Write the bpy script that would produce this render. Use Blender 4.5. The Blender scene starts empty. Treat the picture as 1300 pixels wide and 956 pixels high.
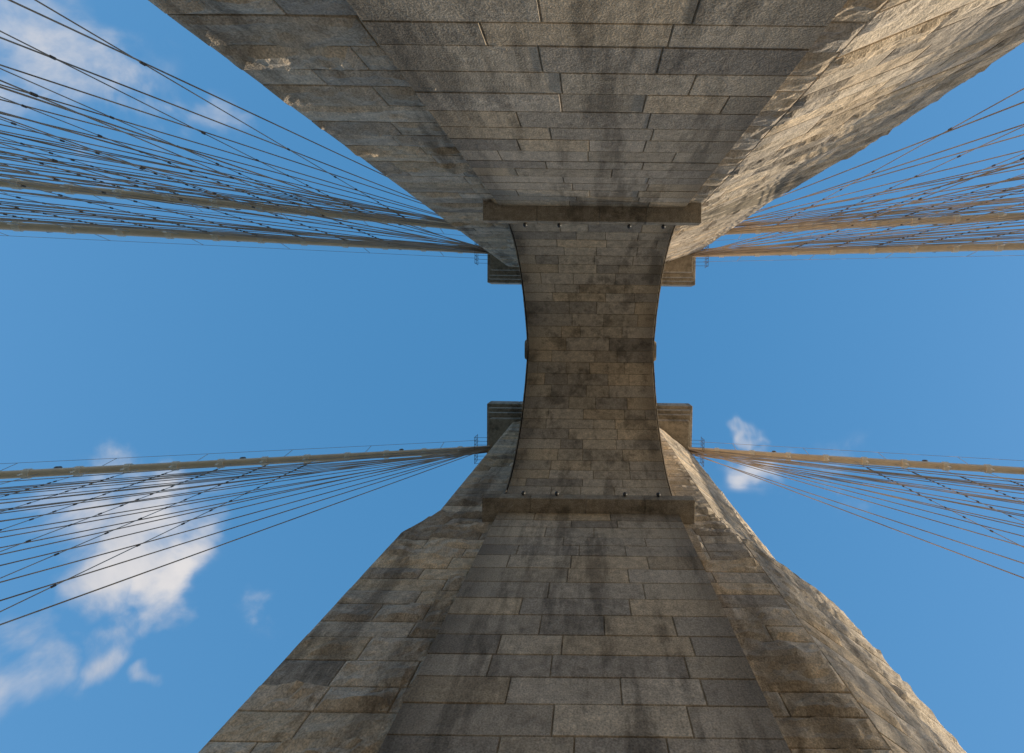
import bpy, math, random
from mathutils import Vector, Matrix, noise
random.seed(11)
sc=bpy.context.scene
sc.view_settings.view_transform='Standard'
sc.view_settings.look='None'
sc.view_settings.exposure=0

# ------------------------------------------------------------------ materials
def new_mat(name):
    m=bpy.data.materials.new(name); m.use_nodes=True
    nt=m.node_tree; nt.nodes.clear()
    o=nt.nodes.new('ShaderNodeOutputMaterial'); b=nt.nodes.new('ShaderNodeBsdfPrincipled')
    nt.links.new(b.outputs[0],o.inputs[0]); return m,nt,b
def noise_node(nt,vec,scale,detail=4,rough=.55):
    n=nt.nodes.new('ShaderNodeTexNoise'); n.inputs['Scale'].default_value=scale
    n.inputs['Detail'].default_value=detail; n.inputs['Roughness'].default_value=rough
    nt.links.new(vec,n.inputs['Vector']); return n.outputs['Fac']
def mrange(nt,v,a,b,c,d,smooth=False):
    n=nt.nodes.new('ShaderNodeMapRange')
    if smooth: n.interpolation_type='SMOOTHSTEP'
    for i,x in enumerate((a,b,c,d)): n.inputs[i+1].default_value=x
    nt.links.new(v,n.inputs[0]); return n.outputs[0]
def math_n(nt,op,a,b=None):
    n=nt.nodes.new('ShaderNodeMath'); n.operation=op
    for i,x in enumerate((a,b)):
        if x is None: continue
        if isinstance(x,(int,float)): n.inputs[i].default_value=x
        else: nt.links.new(x,n.inputs[i])
    return n.outputs[0]
def vscale(nt,col,f):
    n=nt.nodes.new('ShaderNodeVectorMath'); n.operation='SCALE'
    nt.links.new(col,n.inputs[0]); nt.links.new(f,n.inputs['Scale']); return n.outputs[0]

def stone_material(name,use_attr=True,base=(.3,.27,.23),bump=1.0,edge_dark=False,gain=1.0,stain=.5):
    m,nt,b=new_mat(name)
    tc=nt.nodes.new('ShaderNodeTexCoord'); v=tc.outputs['Object']
    if use_attr:
        a=nt.nodes.new('ShaderNodeAttribute'); a.attribute_name='tint'; col=a.outputs['Color']
    else:
        r=nt.nodes.new('ShaderNodeRGB'); r.outputs[0].default_value=(*base,1); col=r.outputs[0]
    med=noise_node(nt,v,4.5,4,.65); fine=noise_node(nt,v,30,2,.7)
    f=mrange(nt,med,.3,.72,.70*gain,1.2*gain)
    f=math_n(nt,'MULTIPLY',f,mrange(nt,fine,.3,.7,.64,1.32))
    mp=nt.nodes.new('ShaderNodeMapping'); mp.inputs['Scale'].default_value=(1.3,1.3,.2)
    nt.links.new(v,mp.inputs[0])
    streak=noise_node(nt,mp.outputs[0],.8,5,.7)
    f=math_n(nt,'MULTIPLY',f,mrange(nt,streak,.36,.52,stain,1.06,True))
    if edge_dark:
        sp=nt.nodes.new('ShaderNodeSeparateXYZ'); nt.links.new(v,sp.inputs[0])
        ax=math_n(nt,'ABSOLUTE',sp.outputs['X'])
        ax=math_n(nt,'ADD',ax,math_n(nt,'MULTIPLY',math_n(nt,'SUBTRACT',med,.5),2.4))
        f=math_n(nt,'MULTIPLY',f,mrange(nt,ax,2.1,3.1,1,.58,True))  # colour darkens towards the outer X edges, broken up by noise
    c=vscale(nt,col,f)
    nt.links.new(c,b.inputs['Base Color'])
    b.inputs['Roughness'].default_value=.9
    b.inputs['Specular IOR Level'].default_value=.2
    h=math_n(nt,'ADD',math_n(nt,'MULTIPLY',fine,.45),med)
    bp=nt.nodes.new('ShaderNodeBump'); bp.inputs['Strength'].default_value=.6*bump; bp.inputs['Distance'].default_value=.05
    nt.links.new(h,bp.inputs['Height']); nt.links.new(bp.outputs[0],b.inputs['Normal'])
    return m
M_STONE=stone_material('granite_blocks',edge_dark=True,gain=1.1,stain=.58)
M_ROUGH=stone_material('rock_faced_granite',True,bump=1.5,gain=1.22,stain=.58)
M_MORTAR=stone_material('mortar_joint',False,(.31,.26,.19))
M_TRIM=stone_material('granite_trim',False,(.36,.31,.245),stain=.6)

def simple_mat(name,c,rough=.6,metal=0,var=.25,scale=8):
    m,nt,b=new_mat(name)
    tc=nt.nodes.new('ShaderNodeTexCoord')
    r=nt.nodes.new('ShaderNodeRGB'); r.outputs[0].default_value=(*c,1)
    f=mrange(nt,noise_node(nt,tc.outputs['Object'],scale,2),.3,.7,1-var,1+var)
    nt.links.new(vscale(nt,r.outputs[0],f),b.inputs['Base Color'])
    b.inputs['Roughness'].default_value=rough; b.inputs['Metallic'].default_value=metal
    return m
M_CABLE=simple_mat('tan_painted_cable',(.86,.66,.45),.5,0,.08,1.5)
M_BAND=simple_mat('cable_band_paint',(.9,.77,.6),.5,0,.08)
M_ROPE=simple_mat('galvanised_wire_rope',(.5,.395,.31),.5,0,.3,.6)
M_CLIP=simple_mat('rope_clip_iron',(.14,.11,.09),.6)
M_IRON=simple_mat('black_iron',(.03,.03,.03),.5)
M_WOOD=simple_mat('weathered_planks',(.42,.32,.21),.8,0,.35,3)
M_ASPH=simple_mat('roadway_concrete',(.45,.37,.27),.9,0,.2,.5)
M_STEEL=simple_mat('tan_steel',(.4,.32,.23),.6)
M_WATER=simple_mat('river_water',(.05,.09,.1),.15,0,.2,.05)

def empty(name):
    e=bpy.data.objects.new(name,None); sc.collection.objects.link(e); return e
def mesh_obj(name,verts,faces,mat,parent=None,tints=None,smooth=False):
    me=bpy.data.meshes.new(name); me.from_pydata(verts,[],faces); me.update()
    if tints:
        at=me.color_attributes.new('tint','FLOAT_COLOR','POINT')
        flat=[]
        for t in tints: flat.extend((t[0],t[1],t[2],1.0))
        at.data.foreach_set('color',flat)
    if smooth: me.polygons.foreach_set('use_smooth',[True]*len(me.polygons))
    me.materials.append(mat)
    o=bpy.data.objects.new(name,me); sc.collection.objects.link(o)
    if parent: o.parent=parent
    return o

# ------------------------------------------------------------------ masonry
def tint(kind):
    r=random.random(); k=random.uniform(.82,1.12)
    if r<.14: c=(.37,.32,.265)
    elif r<.35: c=(.56,.45,.325)
    elif r<.65: c=(.51,.43,.335)
    else: c=(.49,.42,.34)
    if kind=='rough': k*=random.uniform(.95,1.08)
    return (c[0]*k,c[1]*k,c[2]*k)
def courses(s0,s1,h=.66):
    n=max(1,round((s1-s0)/h)); w=[random.uniform(.82,1.18) for _ in range(n)]
    t=sum(w); out=[s0]
    for x in w: out.append(out[-1]+x/t*(s1-s0))
    return out
class Wall:
    def __init__(s): s.v=[];s.f=[];s.t=[]
    def blocks(s,mp,cs,length,rough=0.,grid=None,lo=1.1,hi=2.6,kind='smooth',bevel=.013,gap=.006,proj=.012):
        p0=mp(.5,cs[0]+.05,0);pu=mp(.51,cs[0]+.05,0)-p0;ps=mp(.5,cs[0]+.06,0)-p0;pd=mp(.5,cs[0]+.05,.1)-p0
        flip=pu.cross(ps).dot(pd)<0
        for ci in range(len(cs)-1):
            c0,c1=cs[ci],cs[ci+1]; L=length((c0+c1)/2)
            if L<.12: continue
            edges=[0.]
            while edges[-1]<L: edges.append(edges[-1]+random.uniform(lo,hi))
            edges[-1]=L
            if len(edges)>2 and edges[-1]-edges[-2]<.5*lo: edges.pop(-2)
            if len(edges)>2 and random.random()<.5:
                edges=[L-e for e in reversed(edges)]
            for bi in range(len(edges)-1):
                u0,u1=edges[bi]+gap,edges[bi+1]-gap
                if u1-u0<.08: continue
                z0,z1=c0+gap,c1-gap
                bv=min(bevel,(u1-u0)*.3)
                if rough>0:
                    nu=max(2,int((u1-u0)/grid)); ns=max(2,int((z1-z0)/grid))
                else: nu=ns=1
                U=[u0]+[u0+bv+(u1-u0-2*bv)*i/nu for i in range(nu+1)]+[u1]
                S=[z0]+[z0+bv+(z1-z0-2*bv)*i/ns for i in range(ns+1)]+[z1]
                d0=random.uniform(0,proj); base=len(s.v); tn=tint(kind)
                off=Vector((random.uniform(0,99),random.uniform(0,99),random.uniform(0,99)))
                amp=rough*random.uniform(.25,1.35)
                tilt=random.uniform(-.6,.6)*rough
                for j,zz in enumerate(S):
                    for i,uu in enumerate(U):
                        if i in(0,len(U)-1) or j in(0,len(S)-1): d=-.03
                        elif rough>0:
                            e=min(uu-u0,u1-uu,zz-z0,z1-zz); k=min(1,e/.14)
                            q=Vector((uu*1.3,zz*2.6,0))+off
                            n=noise.noise(q*1.1)+.6*abs(noise.noise(q*2.6))+.3*noise.noise(q*6)
                            d=d0+k*amp*(.55+n)+k*tilt*((zz-z0)/(z1-z0)-.5)
                        else: d=d0
                        s.v.append(mp(uu/L,zz,d)); s.t.append(tn)
                W=len(U)
                for j in range(len(S)-1):
                    for i in range(W-1):
                        q=(base+j*W+i,base+j*W+i+1,base+(j+1)*W+i+1,base+(j+1)*W+i)
                        s.f.append(q[::-1] if flip else q)
    def build(s,name,parent,mat): return mesh_obj(name,s.v,s.f,mat,parent,s.t,False)

def plan_wall(W,pa,pb,pa2,pb2,s0,s1,rough,inward,grid=.12,**k):
    pa,pb,pa2,pb2=[Vector((p[0],p[1],0)) for p in (pa,pb,pa2,pb2)]
    dirv=(pb-pa).normalized(); n=Vector((-dirv.y,dirv.x,0))
    if n.dot(Vector((inward[0],inward[1],0)))<0: n=-n
    def mp(a,s,d):
        t=(s-s0)/(s1-s0); A=pa.lerp(pa2,t);B=pb.lerp(pb2,t)
        p=A.lerp(B,a)+n*d; p.z=s; return p
    def ln(s):
        t=(s-s0)/(s1-s0); return (pb.lerp(pb2,t)-pa.lerp(pa2,t)).length
    W.blocks(mp,courses(s0,s1),ln,rough,grid,kind='rough' if rough else 'smooth',**k)

tower=empty('suspension_bridge_stone_tower')
YU,YL=-4.0,6.3; MID=(YU+YL)/2; HT=3.08; ZS=17.55; ZA=25.5; ZTOP=38.0; ZL=17.1
FU,FL=-4.17,6.7
def prism(name,rings,mat=M_MORTAR,parent=tower):
    v=[];f=[];n=len(rings[0][0])
    for pts,z in rings:
        for p in pts: v.append((p[0],p[1],z))
    for r in range(len(rings)-1):
        for i in range(n):
            j=(i+1)%n; f.append((r*n+i,r*n+j,(r+1)*n+j,(r+1)*n+i))
    f.append(tuple(range(n))[::-1]); f.append(tuple((len(rings)-1)*n+i for i in range(n)))
    return mesh_obj(name,v,f,mat,parent)
i_=.014
def inset(pts):
    cx=sum(p[0] for p in pts)/len(pts); cy=sum(p[1] for p in pts)/len(pts)
    out=[]
    n=len(pts)
    for k in range(n):
        p=Vector(pts[k]);a=(p-Vector(pts[k-1])).normalized();b=(Vector(pts[(k+1)%n])-p).normalized()
        na=Vector((-a.y,a.x));nb=Vector((-b.y,b.x))
        c=Vector((cx,cy))-p
        if na.dot(c)<0: na=-na
        if nb.dot(c)<0: nb=-nb
        m=(na+nb); m=m/ max(.3,m.dot(na)); out.append((p.x+m.x*i_,p.y+m.y*i_))
    return out
BU,BL=-14.5,17.0
U_lo=[(-5.8,FU),(3.7,FU),(10.2,-6.9),(10.2,BU),(-5.8,BU)]  # right-hand splay in these plans is made up so one sun lights both piers
U_hi=[(-5.8,FU),(3.7,FU),(7.5,-5.4),(7.5,BU),(-5.8,BU)]
L_lo=[(-6.05,FL),(4.9,FL),(8.05,8.88),(8.05,BL),(-6.05,BL)]
L_hi=[(-5.4,FL),(4.6,FL),(7.15,8.75),(7.15,BL),(-5.4,BL)]
ZB,Z1,Z2=-44,16.3,18.1
for nm,lo,hi,z1,z2 in (('center_pier_core',U_lo,U_hi,19.0,22.0),('outer_pier_core',L_lo,L_hi,Z1,Z2)):
    a,b=inset(lo),inset(hi)
    prism(nm,[(a,ZB),(a,z1),(b,z2),(b,ZTOP)])
def pier_skin(name,lo,hi,z1,z2,inward,rr):
    W=Wall()
    segs=[(0,1,inward,rr),(1,2,(1,inward[1]*.3),.065)]
    for a,b,inn,r in segs:
        plan_wall(W,lo[a],lo[b],lo[a],lo[b],-1.5,z1,r,inn)
        plan_wall(W,lo[a],lo[b],hi[a],hi[b],z1,z2,r,inn)
        plan_wall(W,hi[a],hi[b],hi[a],hi[b],z2,36.2,r,inn,grid=.2)
        plan_wall(W,lo[a],lo[b],lo[a],lo[b],-12,-1.5,.05,inn,grid=.3)
    for a,b,inn in ((2,3,(1,0)),(4,0,(-1,0))):
        plan_wall(W,lo[a],lo[b],lo[a],lo[b],-12,z1,.04,inn,grid=.3)
        plan_wall(W,lo[a],lo[b],hi[a],hi[b],z1,z2,.04,inn,grid=.3)
        plan_wall(W,hi[a],hi[b],hi[a],hi[b],z2,36.2,.04,inn,grid=.3)
    W.build(name,tower,M_ROUGH)
pier_skin('center_pier_rock_faced_blocks',U_lo,U_hi,19.0,22.0,(0,1),.10)
pier_skin('outer_pier_rock_faced_blocks',L_lo,L_hi,Z1,Z2,(0,-1),.13)
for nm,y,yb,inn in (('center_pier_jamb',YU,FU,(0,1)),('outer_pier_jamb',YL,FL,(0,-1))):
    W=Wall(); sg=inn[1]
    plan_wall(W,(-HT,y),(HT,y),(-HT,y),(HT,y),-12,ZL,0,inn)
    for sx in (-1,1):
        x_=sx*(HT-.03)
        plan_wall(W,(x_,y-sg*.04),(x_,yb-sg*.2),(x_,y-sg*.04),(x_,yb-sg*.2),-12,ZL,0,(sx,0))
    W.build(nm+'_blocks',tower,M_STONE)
    q=.015
    pts=[(-HT+q+.03,y-sg*q),(HT-q-.03,y-sg*q),(HT-q-.03,yb-sg*.3),(-HT+q+.03,yb-sg*.3)]
    prism(nm+'_core',[(pts,ZB),(pts,ZL+.2)])
A=(YL-YU)/2; R_=ZA-ZS; RR=(A*A+R_*R_)/(2*A); TT=math.acos((RR-A)/RR)
def arch_pt(side,t,d=0.):
    y=MID+side*(A-RR)+side*(RR-d)*math.cos(t); z=ZS+(RR-d)*math.sin(t); return y,z
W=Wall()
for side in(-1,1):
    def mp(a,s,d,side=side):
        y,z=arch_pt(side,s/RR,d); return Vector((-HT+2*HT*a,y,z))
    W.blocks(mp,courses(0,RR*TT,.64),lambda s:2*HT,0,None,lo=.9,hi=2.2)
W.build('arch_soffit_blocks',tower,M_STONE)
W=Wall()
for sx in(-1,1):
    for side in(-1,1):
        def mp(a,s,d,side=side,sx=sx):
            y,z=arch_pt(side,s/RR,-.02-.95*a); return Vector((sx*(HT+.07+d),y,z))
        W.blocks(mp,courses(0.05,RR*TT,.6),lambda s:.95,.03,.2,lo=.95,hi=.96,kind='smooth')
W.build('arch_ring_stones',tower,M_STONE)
v=[];f=[]
prof=[arch_pt(-1,TT*k/24,-.016) for k in range(25)]+[arch_pt(1,TT*(24-k)/24,-.016) for k in range(1,25)]
q=HT-.03
for y,z in prof:
    for x in(-q,q): v.append((x,y,z))
    for x in(-q,q): v.append((x,y,ZTOP))
for k in range(len(prof)-1):
    b=4*k;c=b+4
    f+= [(b,b+1,c+1,c),(b+2,c+2,c+3,b+3),(b,c,c+2,b+2),(b+1,b+3,c+3,c+1)]
mesh_obj('spandrel_core',v,f,M_MORTAR,tower)
def arch_half(z):
    if z>=ZS+(RR+.95)*math.sin(TT)-.01: return 0
    s=(z-ZS)/(RR+.95)
    return max(0,(A-RR)+(RR+.95)*math.sqrt(max(0,1-s*s)))
W=Wall()
for sx in(-1,1):
    for side in(-1,1):
        yo=MID+side*(A+.35)
        def mp(a,s,d,side=side,sx=sx,yo=yo):
            yi=MID+side*arch_half(s); return Vector((sx*(HT+d),yi+(yo-yi)*a,s))
        def ln(s,side=side,yo=yo): return abs(yo-(MID+side*arch_half(s)))
        W.blocks(mp,courses(ZS,36.3),ln,.05,.3,kind='rough')
W.build('spandrel_blocks',tower,M_ROUGH)

def bevel_box(name,x0,x1,y0,y1,z0,z1,mat,parent,bv=.04,seg=2):
    import bmesh
    bm=bmesh.new(); bmesh.ops.create_cube(bm,size=1)
    for w in bm.verts:
        w.co=Vector(((x0+x1)/2+w.co.x*(x1-x0),(y0+y1)/2+w.co.y*(y1-y0),(z0+z1)/2+w.co.z*(z1-z0)))
    bmesh.ops.bevel(bm,geom=list(bm.edges),offset=bv,segments=seg,affect='EDGES',profile=.5)
    me=bpy.data.meshes.new(name); bm.to_mesh(me); bm.free(); me.materials.append(mat)
    o=bpy.data.objects.new(name,me); sc.collection.objects.link(o); o.parent=parent; return o
def stone_course(name,x0,x1,y0,y1,z0,z1,mat,n,bv=.03):
    xs=[x0]
    w=[random.uniform(.75,1.25) for _ in range(n)]; t=sum(w)
    for k in w: xs.append(xs[-1]+k/t*(x1-x0))
    for k in range(n):
        bevel_box(f'{name}_{k+1}',xs[k]+.004,xs[k+1]-.004,y0,y1+random.uniform(-.006,.006),z0+random.uniform(0,.012),z1,mat,tower,bv)
for nm,y0,y1 in (('center_impost_ledge',YU-.9,YU+.5),('outer_impost_ledge',YL-.5,YL+.9)):
    stone_course(nm,-3.62,3.62,y0,y1,ZL,ZL+.46,M_TRIM,4,.02)
def lathe(parent,name,p,prof,mat,seg=12):
    v=[];f=[]
    for r,z in prof:
        for k in range(seg):
            a=2*math.pi*k/seg; v.append((p[0]+r*math.cos(a),p[1]+r*math.sin(a),p[2]+z))
    for j in range(len(prof)-1):
        for k in range(seg):
            f.append((j*seg+k,j*seg+(k+1)%seg,(j+1)*seg+(k+1)%seg,(j+1)*seg+k))
    return mesh_obj(name,v,f,mat,parent,smooth=True)
for sy,y,nm in((-1,YU+.5,'center'),(1,YL-.5,'outer')):
    for k,x in enumerate((-2.25,-1.1,1.25,2.4)):
        yy=y-sy*.08
        lathe(tower,f'{nm}_ledge_lamp_{k+1}',(x,yy,ZL+.28),[(0.001,-.08),(.04,-.07),(.07,-.02),(.07,.06),(.04,.12),(.03,.17),(.001,.18)],M_IRON)
        bevel_box(f'{nm}_lamp_bracket_{k+1}',x-.02,x+.02,min(yy,y+sy*.1),max(yy,y+sy*.1),ZL+.3,ZL+.34,M_IRON,tower,.006,1)
for sx in(-1,1):
    x0,x1=sx*(HT-.3),sx*(HT+.22)
    vv=[];ff=[]
    sec=[(-.55,.5),(-.5,.12),(-.35,-.02),(.35,-.02),(.5,.12),(.55,.5),(.55,1.5),(-.55,1.5)]
    for x,sc_ in((x0,1),(sx*(HT+.14),1),(x1,.88)):
        for y,z in sec: vv.append((x,MID+y*sc_,ZA+.12+z*sc_))
    n=8
    for r in range(2):
        for k in range(n): ff.append((r*n+k,r*n+(k+1)%n,(r+1)*n+(k+1)%n,(r+1)*n+k))
    ff.append(tuple(range(n)));ff.append(tuple(2*n+k for k in range(n)))
    mesh_obj('keystone',vv,ff,M_TRIM,tower)
for nm,sg,face,far in(('center_pier',1,FU,BU),('outer_pier',-1,FL,BL)):
    for k,(xh,pr,z0,z1) in enumerate(((7.0,.25,35.6,36.3),(7.25,.55,36.3,36.75),(7.1,.42,36.75,37.3),(7.45,.72,37.3,37.95),(7.68,.95,37.95,39.4))):
        a=face+sg*pr; b=far-sg*pr
        if k==4: stone_course(f'{nm}_cornice_slab',-xh,xh,min(a,b),max(a,b),z0,z1,M_TRIM,6,.05)
        else: bevel_box(f'{nm}_cornice_{k+1}',-xh,xh,min(a,b),max(a,b),z0,z1,M_TRIM,tower,.05)
bevel_box('parapet_wall',-2.7,2.7,YU-.2,YL+.2,ZTOP+.01,39.2,M_TRIM,tower)

# ------------------------------------------------------------------ cables
class Tubes:
    def __init__(s): s.v=[];s.f=[]
    def seg(s,p,q,r,n=5,r2=None):
        p=Vector(p);q=Vector(q);d=(q-p)
        if d.length<1e-4: return
        d.normalize(); a=d.orthogonal().normalized(); b=d.cross(a); B=len(s.v); r2=r if r2 is None else r2
        for P,rr in((p,r),(q,r2)):
            for k in range(n):
                t=2*math.pi*k/n; s.v.append(P+a*rr*math.cos(t)+b*rr*math.sin(t))
        for k in range(n): s.f.append((B+k,B+(k+1)%n,B+n+(k+1)%n,B+n+k))
        s.f.append(tuple(B+k for k in range(n))[::-1]); s.f.append(tuple(B+n+k for k in range(n)))
    def path(s,pts,r,n=12):
        B=len(s.v)
        for i,p in enumerate(pts):
            a=pts[max(0,i-1)];b=pts[min(len(pts)-1,i+1)]; d=(b-a).normalized()
            x=Vector((0,1,0)); u=d.cross(x).normalized(); w=u.cross(d)
            for k in range(n):
                t=2*math.pi*k/n; s.v.append(p+u*r*math.cos(t)+w*r*math.sin(t))
        for i in range(len(pts)-1):
            for k in range(n):
                s.f.append((B+i*n+k,B+i*n+(k+1)%n,B+(i+1)*n+(k+1)%n,B+(i+1)*n+k))
    def build(s,name,parent,mat,smooth=False): return mesh_obj(name,s.v,s.f,mat,parent,None,smooth)
DECK=-6.6
def cable_system(ynear,dl,dr,stL,stR,susp0):
    root=empty('main_suspension_cable')
    def P(X):
        ax=abs(X); k=.30 if X<0 else .255
        z=38.0-k*ax+.00042*ax*ax
        y=ynear+(dl if X<0 else dr)*max(0,ax-7)/23
        return Vector((X,y,z))
    def Yc(X): return P(X).y
    t=Tubes(); xs=[-200+2*i for i in range(201)]; t.path([P(x) for x in xs],.23)
    t.build('cable',root,M_CABLE,True)
    b=Tubes(); c=Tubes(); r=Tubes(); cl=Tubes()
    for sgn in(-1,1):
        x=9.
        while x<140:
            X=sgn*x; d=(P(X+.1)-P(X)).normalized()
            b.seg(P(X)-d*.16,P(X)+d*.16,.285,12)
            p=P(X)
            b.seg(p+Vector((0,-.06,-.2)),p+Vector((0,-.06,-.55)),.05,6)
            x+=2.3
        for off in(-.42,.42):
            prev=None;x=8.
            while x<140:
                X=sgn*x;p=P(X)+Vector((0,off,1.05)); 
                if prev: r.seg(prev,p,.013,4)
                prev=p
                if int(x/4.6)!=int((x-2.3)/4.6): r.seg(P(X)+Vector((0,off*.45,.05)),p,.016,4)
                x+=2.3
        x0,ang=(stL if sgn<0 else stR)
        stays=[]
        x=x0;k=0
        while x<125:
            top=Vector((sgn*6.6,ynear+random.uniform(-.22,.22),36.2-.05*k*.3))
            bot=Vector((sgn*x,Yc(sgn*x)+random.uniform(-.12,.12),DECK)); stays.append((top,bot))
            n=6;prev=top;L=(bot-top).length
            for i in range(1,n+1):
                q=top.lerp(bot,i/n); q.z-=4*.0011*L*(i/n)*(1-i/n)*(abs(x)/40)
                r.seg(prev,q,.024,5); prev=q
            x+=4.4*random.uniform(.93,1.07);k+=1
        x=susp0
        while x<135:
            X=sgn*x;p=P(X)
            r.seg(p+Vector((0,0,-.3)),Vector((X,p.y,DECK)),.019,5)
            if x<75:
                for top,bot in stays:
                    if sgn*bot.x>x:
                        f=(X-top.x)/(bot.x-top.x); z=top.z+f*(bot.z-top.z)
                        if 2<z<p.z-1:
                            L=(bot-top).length
                            z-=4*.0011*L*f*(1-f)*(abs(bot.x)/40)
                            cl.seg((X,p.y,z-.07),(X,p.y,z+.07),.04,6)
            x+=2.3
        x=13.
        while x<130:
            X=sgn*x;p=P(X)
            c.seg(p+Vector((0,0,.2)),p+Vector((0,0,.75)),.03,6)
            c.seg(p+Vector((0,0,.7)),p+Vector((0,0,.82)),.07,8,.15)
            c.seg(p+Vector((0,0,.82)),p+Vector((0,0,1.1)),.16,8,.1)
            x+=9.2
        for i in range(8):
            y=ynear-.9+i*.26
            c.seg((sgn*7.0,y,35.4),(sgn*8.0,y,35.35),.014,4)
            c.seg((sgn*8.0,y,35.35),(sgn*8.0,y,36.3),.014,4)
        for z in(35.35,35.8,36.3): c.seg((sgn*8.0,ynear-.95,z),(sgn*8.0,ynear+.95,z),.017,4)
    b.build('cable_bands',root,M_BAND); c.build('cable_lamps_and_platform',root,M_CLIP)
    r.build('stays_and_suspenders',root,M_ROPE,True); cl.build('rope_clips',root,M_CLIP)
cable_system(-6.7,-.8,-.5,(17,0),(19,0),12.0)
cable_system(-5.25,0.0,-.05,(18,0),(20,0),13.0)
cable_system(8.65,.05,-.1,(26,0),(26.5,0),17.5)

# ------------------------------------------------------------------ deck, promenade, river
deck=empty('bridge_roadway')
bevel_box('carriageway_slab',-230,230,YU+.1,YL-.1,DECK-.7,DECK,M_ASPH,deck,.02,1)
for nm,x0,x1 in(('approach_slab',10.6,230),('span_slab',-230,-6.5)):
    bevel_box(nm,x0,x1,-14,YU+.08,DECK-.7,DECK-.004,M_ASPH,deck,.02,1)
    bevel_box(nm+'_outer',x0,x1,YL-.08,17,DECK-.7,DECK-.004,M_ASPH,deck,.02,1)
prom=empty('wooden_promenade')
v=[];f=[]
x=-60
while x<60:
    b=len(v);h=random.uniform(0,.008)
    for X in(x,x+.19):
        for Y in(-3.2,2.4):
            for Z in(-1.68,-1.62+h): v.append((X,Y,Z))
    f+=[(b+1,b+3,b+7,b+5),(b,b+4,b+6,b+2),(b,b+1,b+5,b+4),(b+2,b+6,b+7,b+3),(b,b+2,b+3,b+1),(b+4,b+5,b+7,b+6)]
    x+=.2
mesh_obj('planks',v,f,M_WOOD,prom)
for y in(-3.1,-.4,2.3): bevel_box('stringer',-60,60,y-.12,y+.12,-2.1,-1.69,M_STEEL,prom,.01,1)
t=Tubes()
for y in(-3.15,2.35):
    for z in(-.55,-.9,-1.25): t.seg((-60,y,z),(60,y,z),.025,6)
    for k in range(61): t.seg((-60+2*k,y,-1.65),(-60+2*k,y,-.5),.035,6)
    for k in range(0,31): t.seg((-60+4*k,y,-1.7),(-60+4*k,y,DECK),.09,8)
t.build('railings_and_posts',prom,M_STEEL)
S=3000
mesh_obj('river_water',[(-S,-S,-43),(S,-S,-43),(S,S,-43),(-S,S,-43)],[(0,1,2,3)],M_WATER)

# ------------------------------------------------------------------ camera
F=650.;PX,PY=750.,446.;ZEN=416.
cam=bpy.data.cameras.new('camera'); co=bpy.data.objects.new('camera',cam); sc.collection.objects.link(co); sc.camera=co
cam.sensor_width=36; cam.lens=F/1300*36; cam.clip_end=6000; cam.clip_start=.05
cam.shift_x=-(PX-650)/1300; cam.shift_y=-(478-PY)/1300
th=math.atan((PY-ZEN)/F); s_,c_=math.sin(th),math.cos(th)
M=Matrix(((1,0,0),(0,-c_,-s_),(0,s_,-c_)))
M=Matrix.Rotation(math.radians(-.7),3,'Z')@M
co.matrix_world=M.to_4x4()
def pix(px,py):
    return (M@Vector((px-PX,-(py-PY),-F))).normalized()

# ------------------------------------------------------------------ sun + sky
EL,AZ=math.radians(17),math.radians(2.2)
sun=bpy.data.lights.new('sun','SUN'); sun.energy=5; sun.angle=math.radians(.5); sun.color=(1,.85,.63)
so=bpy.data.objects.new('sun',sun); sc.collection.objects.link(so)
d=Vector((math.cos(EL)*math.cos(AZ),math.cos(EL)*math.sin(AZ),math.sin(EL)))
so.rotation_euler=(-d).to_track_quat('-Z','Y').to_euler(); so.location=(60,0,60)
w=bpy.data.worlds.new('World'); sc.world=w; w.use_nodes=True; nt=w.node_tree; nt.nodes.clear()
out=nt.nodes.new('ShaderNodeOutputWorld')
sky=nt.nodes.new('ShaderNodeTexSky'); sky.sky_type='NISHITA'; sky.sun_disc=False
sky.sun_elevation=EL; sky.sun_rotation=math.pi/2-AZ; sky.dust_density=.3; sky.ozone_density=2.5
bg=nt.nodes.new('ShaderNodeBackground'); bg.inputs[1].default_value=.05
nt.links.new(sky.outputs[0],bg.inputs[0])
tc=nt.nodes.new('ShaderNodeTexCoord'); V=tc.outputs['Generated']
sep=nt.nodes.new('ShaderNodeSeparateXYZ'); nt.links.new(V,sep.inputs[0])
cr=nt.nodes.new('ShaderNodeValToRGB'); nt.links.new(sep.outputs['Z'],cr.inputs[0])
e=cr.color_ramp.elements
e[0].position=0;e[0].color=(.46,.39,.31,1)
e[1].position=1;e[1].color=(.050,.215,.45,1)
n_=e.new(.25);n_.color=(.26,.31,.35,1)
n_=e.new(.55);n_.color=(.065,.235,.47,1)
bh=nt.nodes.new('ShaderNodeBackground'); nt.links.new(cr.outputs[0],bh.inputs[0]); bh.inputs[1].default_value=1.0
ad=nt.nodes.new('ShaderNodeAddShader'); nt.links.new(bg.outputs[0],ad.inputs[0]); nt.links.new(bh.outputs[0],ad.inputs[1])
bc=nt.nodes.new('ShaderNodeBackground'); bc.inputs[1].default_value=1
nz=nt.nodes.new('ShaderNodeTexNoise'); nz.inputs['Scale'].default_value=7; nz.inputs['Detail'].default_value=6; nz.inputs['Roughness'].default_value=.6
nz.inputs['Distortion'].default_value=.35
nt.links.new(V,nz.inputs['Vector'])
nc=nt.nodes.new('ShaderNodeTexNoise'); nc.inputs['Scale'].default_value=9; nc.inputs['Detail'].default_value=3
nt.links.new(V,nc.inputs['Vector'])
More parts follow.
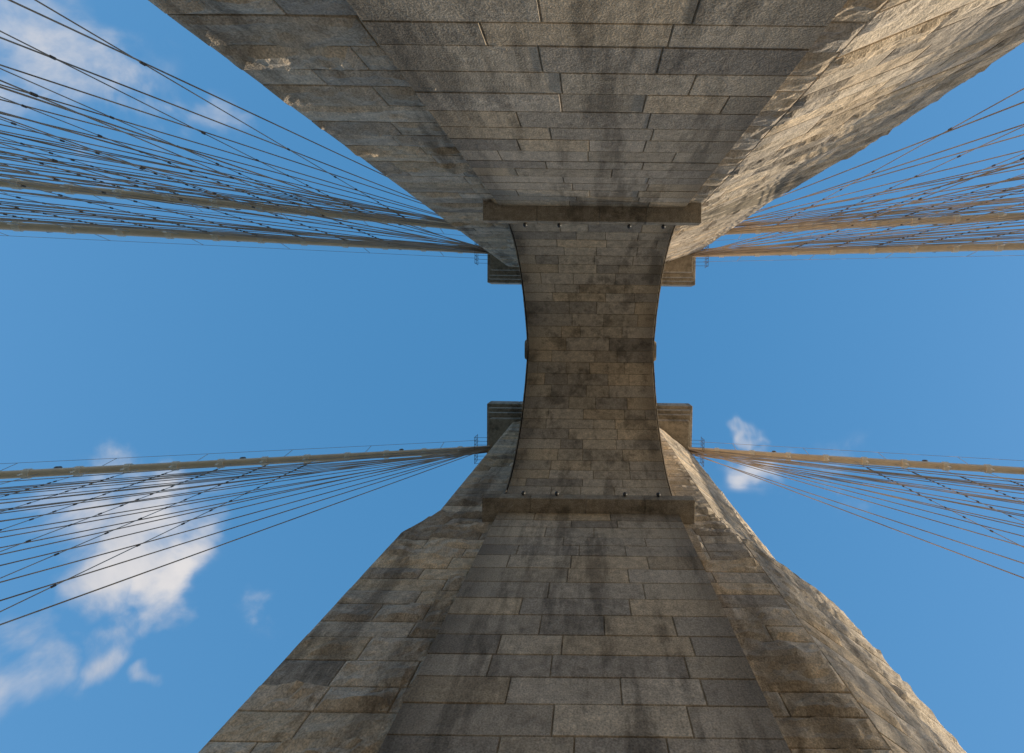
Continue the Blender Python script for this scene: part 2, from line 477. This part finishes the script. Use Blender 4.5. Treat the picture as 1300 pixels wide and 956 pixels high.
wv=nt.nodes.new('ShaderNodeVectorMath'); wv.operation='MULTIPLY_ADD'
nt.links.new(nc.outputs['Color'],wv.inputs[0]); wv.inputs[1].default_value=(.2,.2,.2)
sb=nt.nodes.new('ShaderNodeVectorMath'); sb.operation='ADD'; nt.links.new(V,sb.inputs[0]); sb.inputs[1].default_value=(-.1,-.1,-.1)
nt.links.new(sb.outputs[0],wv.inputs[2]); VW=wv.outputs[0]
tot=None
for px,py,rad,st in ((180,655,.13,1.05),(95,670,.12,.9),(165,720,.11,1.05),(215,750,.06,1.0),(40,850,.08,.55),(130,822,.06,.8),(205,852,.045,.65),(265,850,.035,.4),(25,805,.07,.6),(90,860,.06,.4),
                     (60,60,.11,.5),(140,120,.10,.5),(30,110,.08,.35),(200,160,.07,.38),(275,150,.06,.42),(130,200,.06,.4),(943,553,.045,.65),(950,600,.08,.42),(1090,600,.10,.25),(330,800,.04,.2)):
    dn=nt.nodes.new('ShaderNodeVectorMath'); dn.operation='DISTANCE'
    nt.links.new(VW,dn.inputs[0]); dn.inputs[1].default_value=pix(px,py)
    b_=mrange(nt,dn.outputs['Value'],rad,0,0,st,True)
    tot=b_ if tot is None else math_n(nt,'MAXIMUM',tot,b_)
n2=mrange(nt,nz.outputs['Fac'],.3,.7,0,1)
dens=math_n(nt,'ADD',math_n(nt,'MULTIPLY',tot,1.15),math_n(nt,'MULTIPLY',math_n(nt,'SUBTRACT',n2,.5),.8))
dens=math_n(nt,'MULTIPLY',mrange(nt,dens,.12,1.12,0,.92,True),mrange(nt,tot,0,.2,0,1))
cc=nt.nodes.new('ShaderNodeValToRGB'); nt.links.new(n2,cc.inputs[0])
cc.color_ramp.elements[0].color=(.50,.53,.60,1); cc.color_ramp.elements[1].color=(.82,.78,.76,1)
nt.links.new(cc.outputs[0],bc.inputs[0])
mx=nt.nodes.new('ShaderNodeMixShader'); nt.links.new(dens,mx.inputs[0]); nt.links.new(ad.outputs[0],mx.inputs[1]); nt.links.new(bc.outputs[0],mx.inputs[2])
nt.links.new(mx.outputs[0],out.inputs[0])
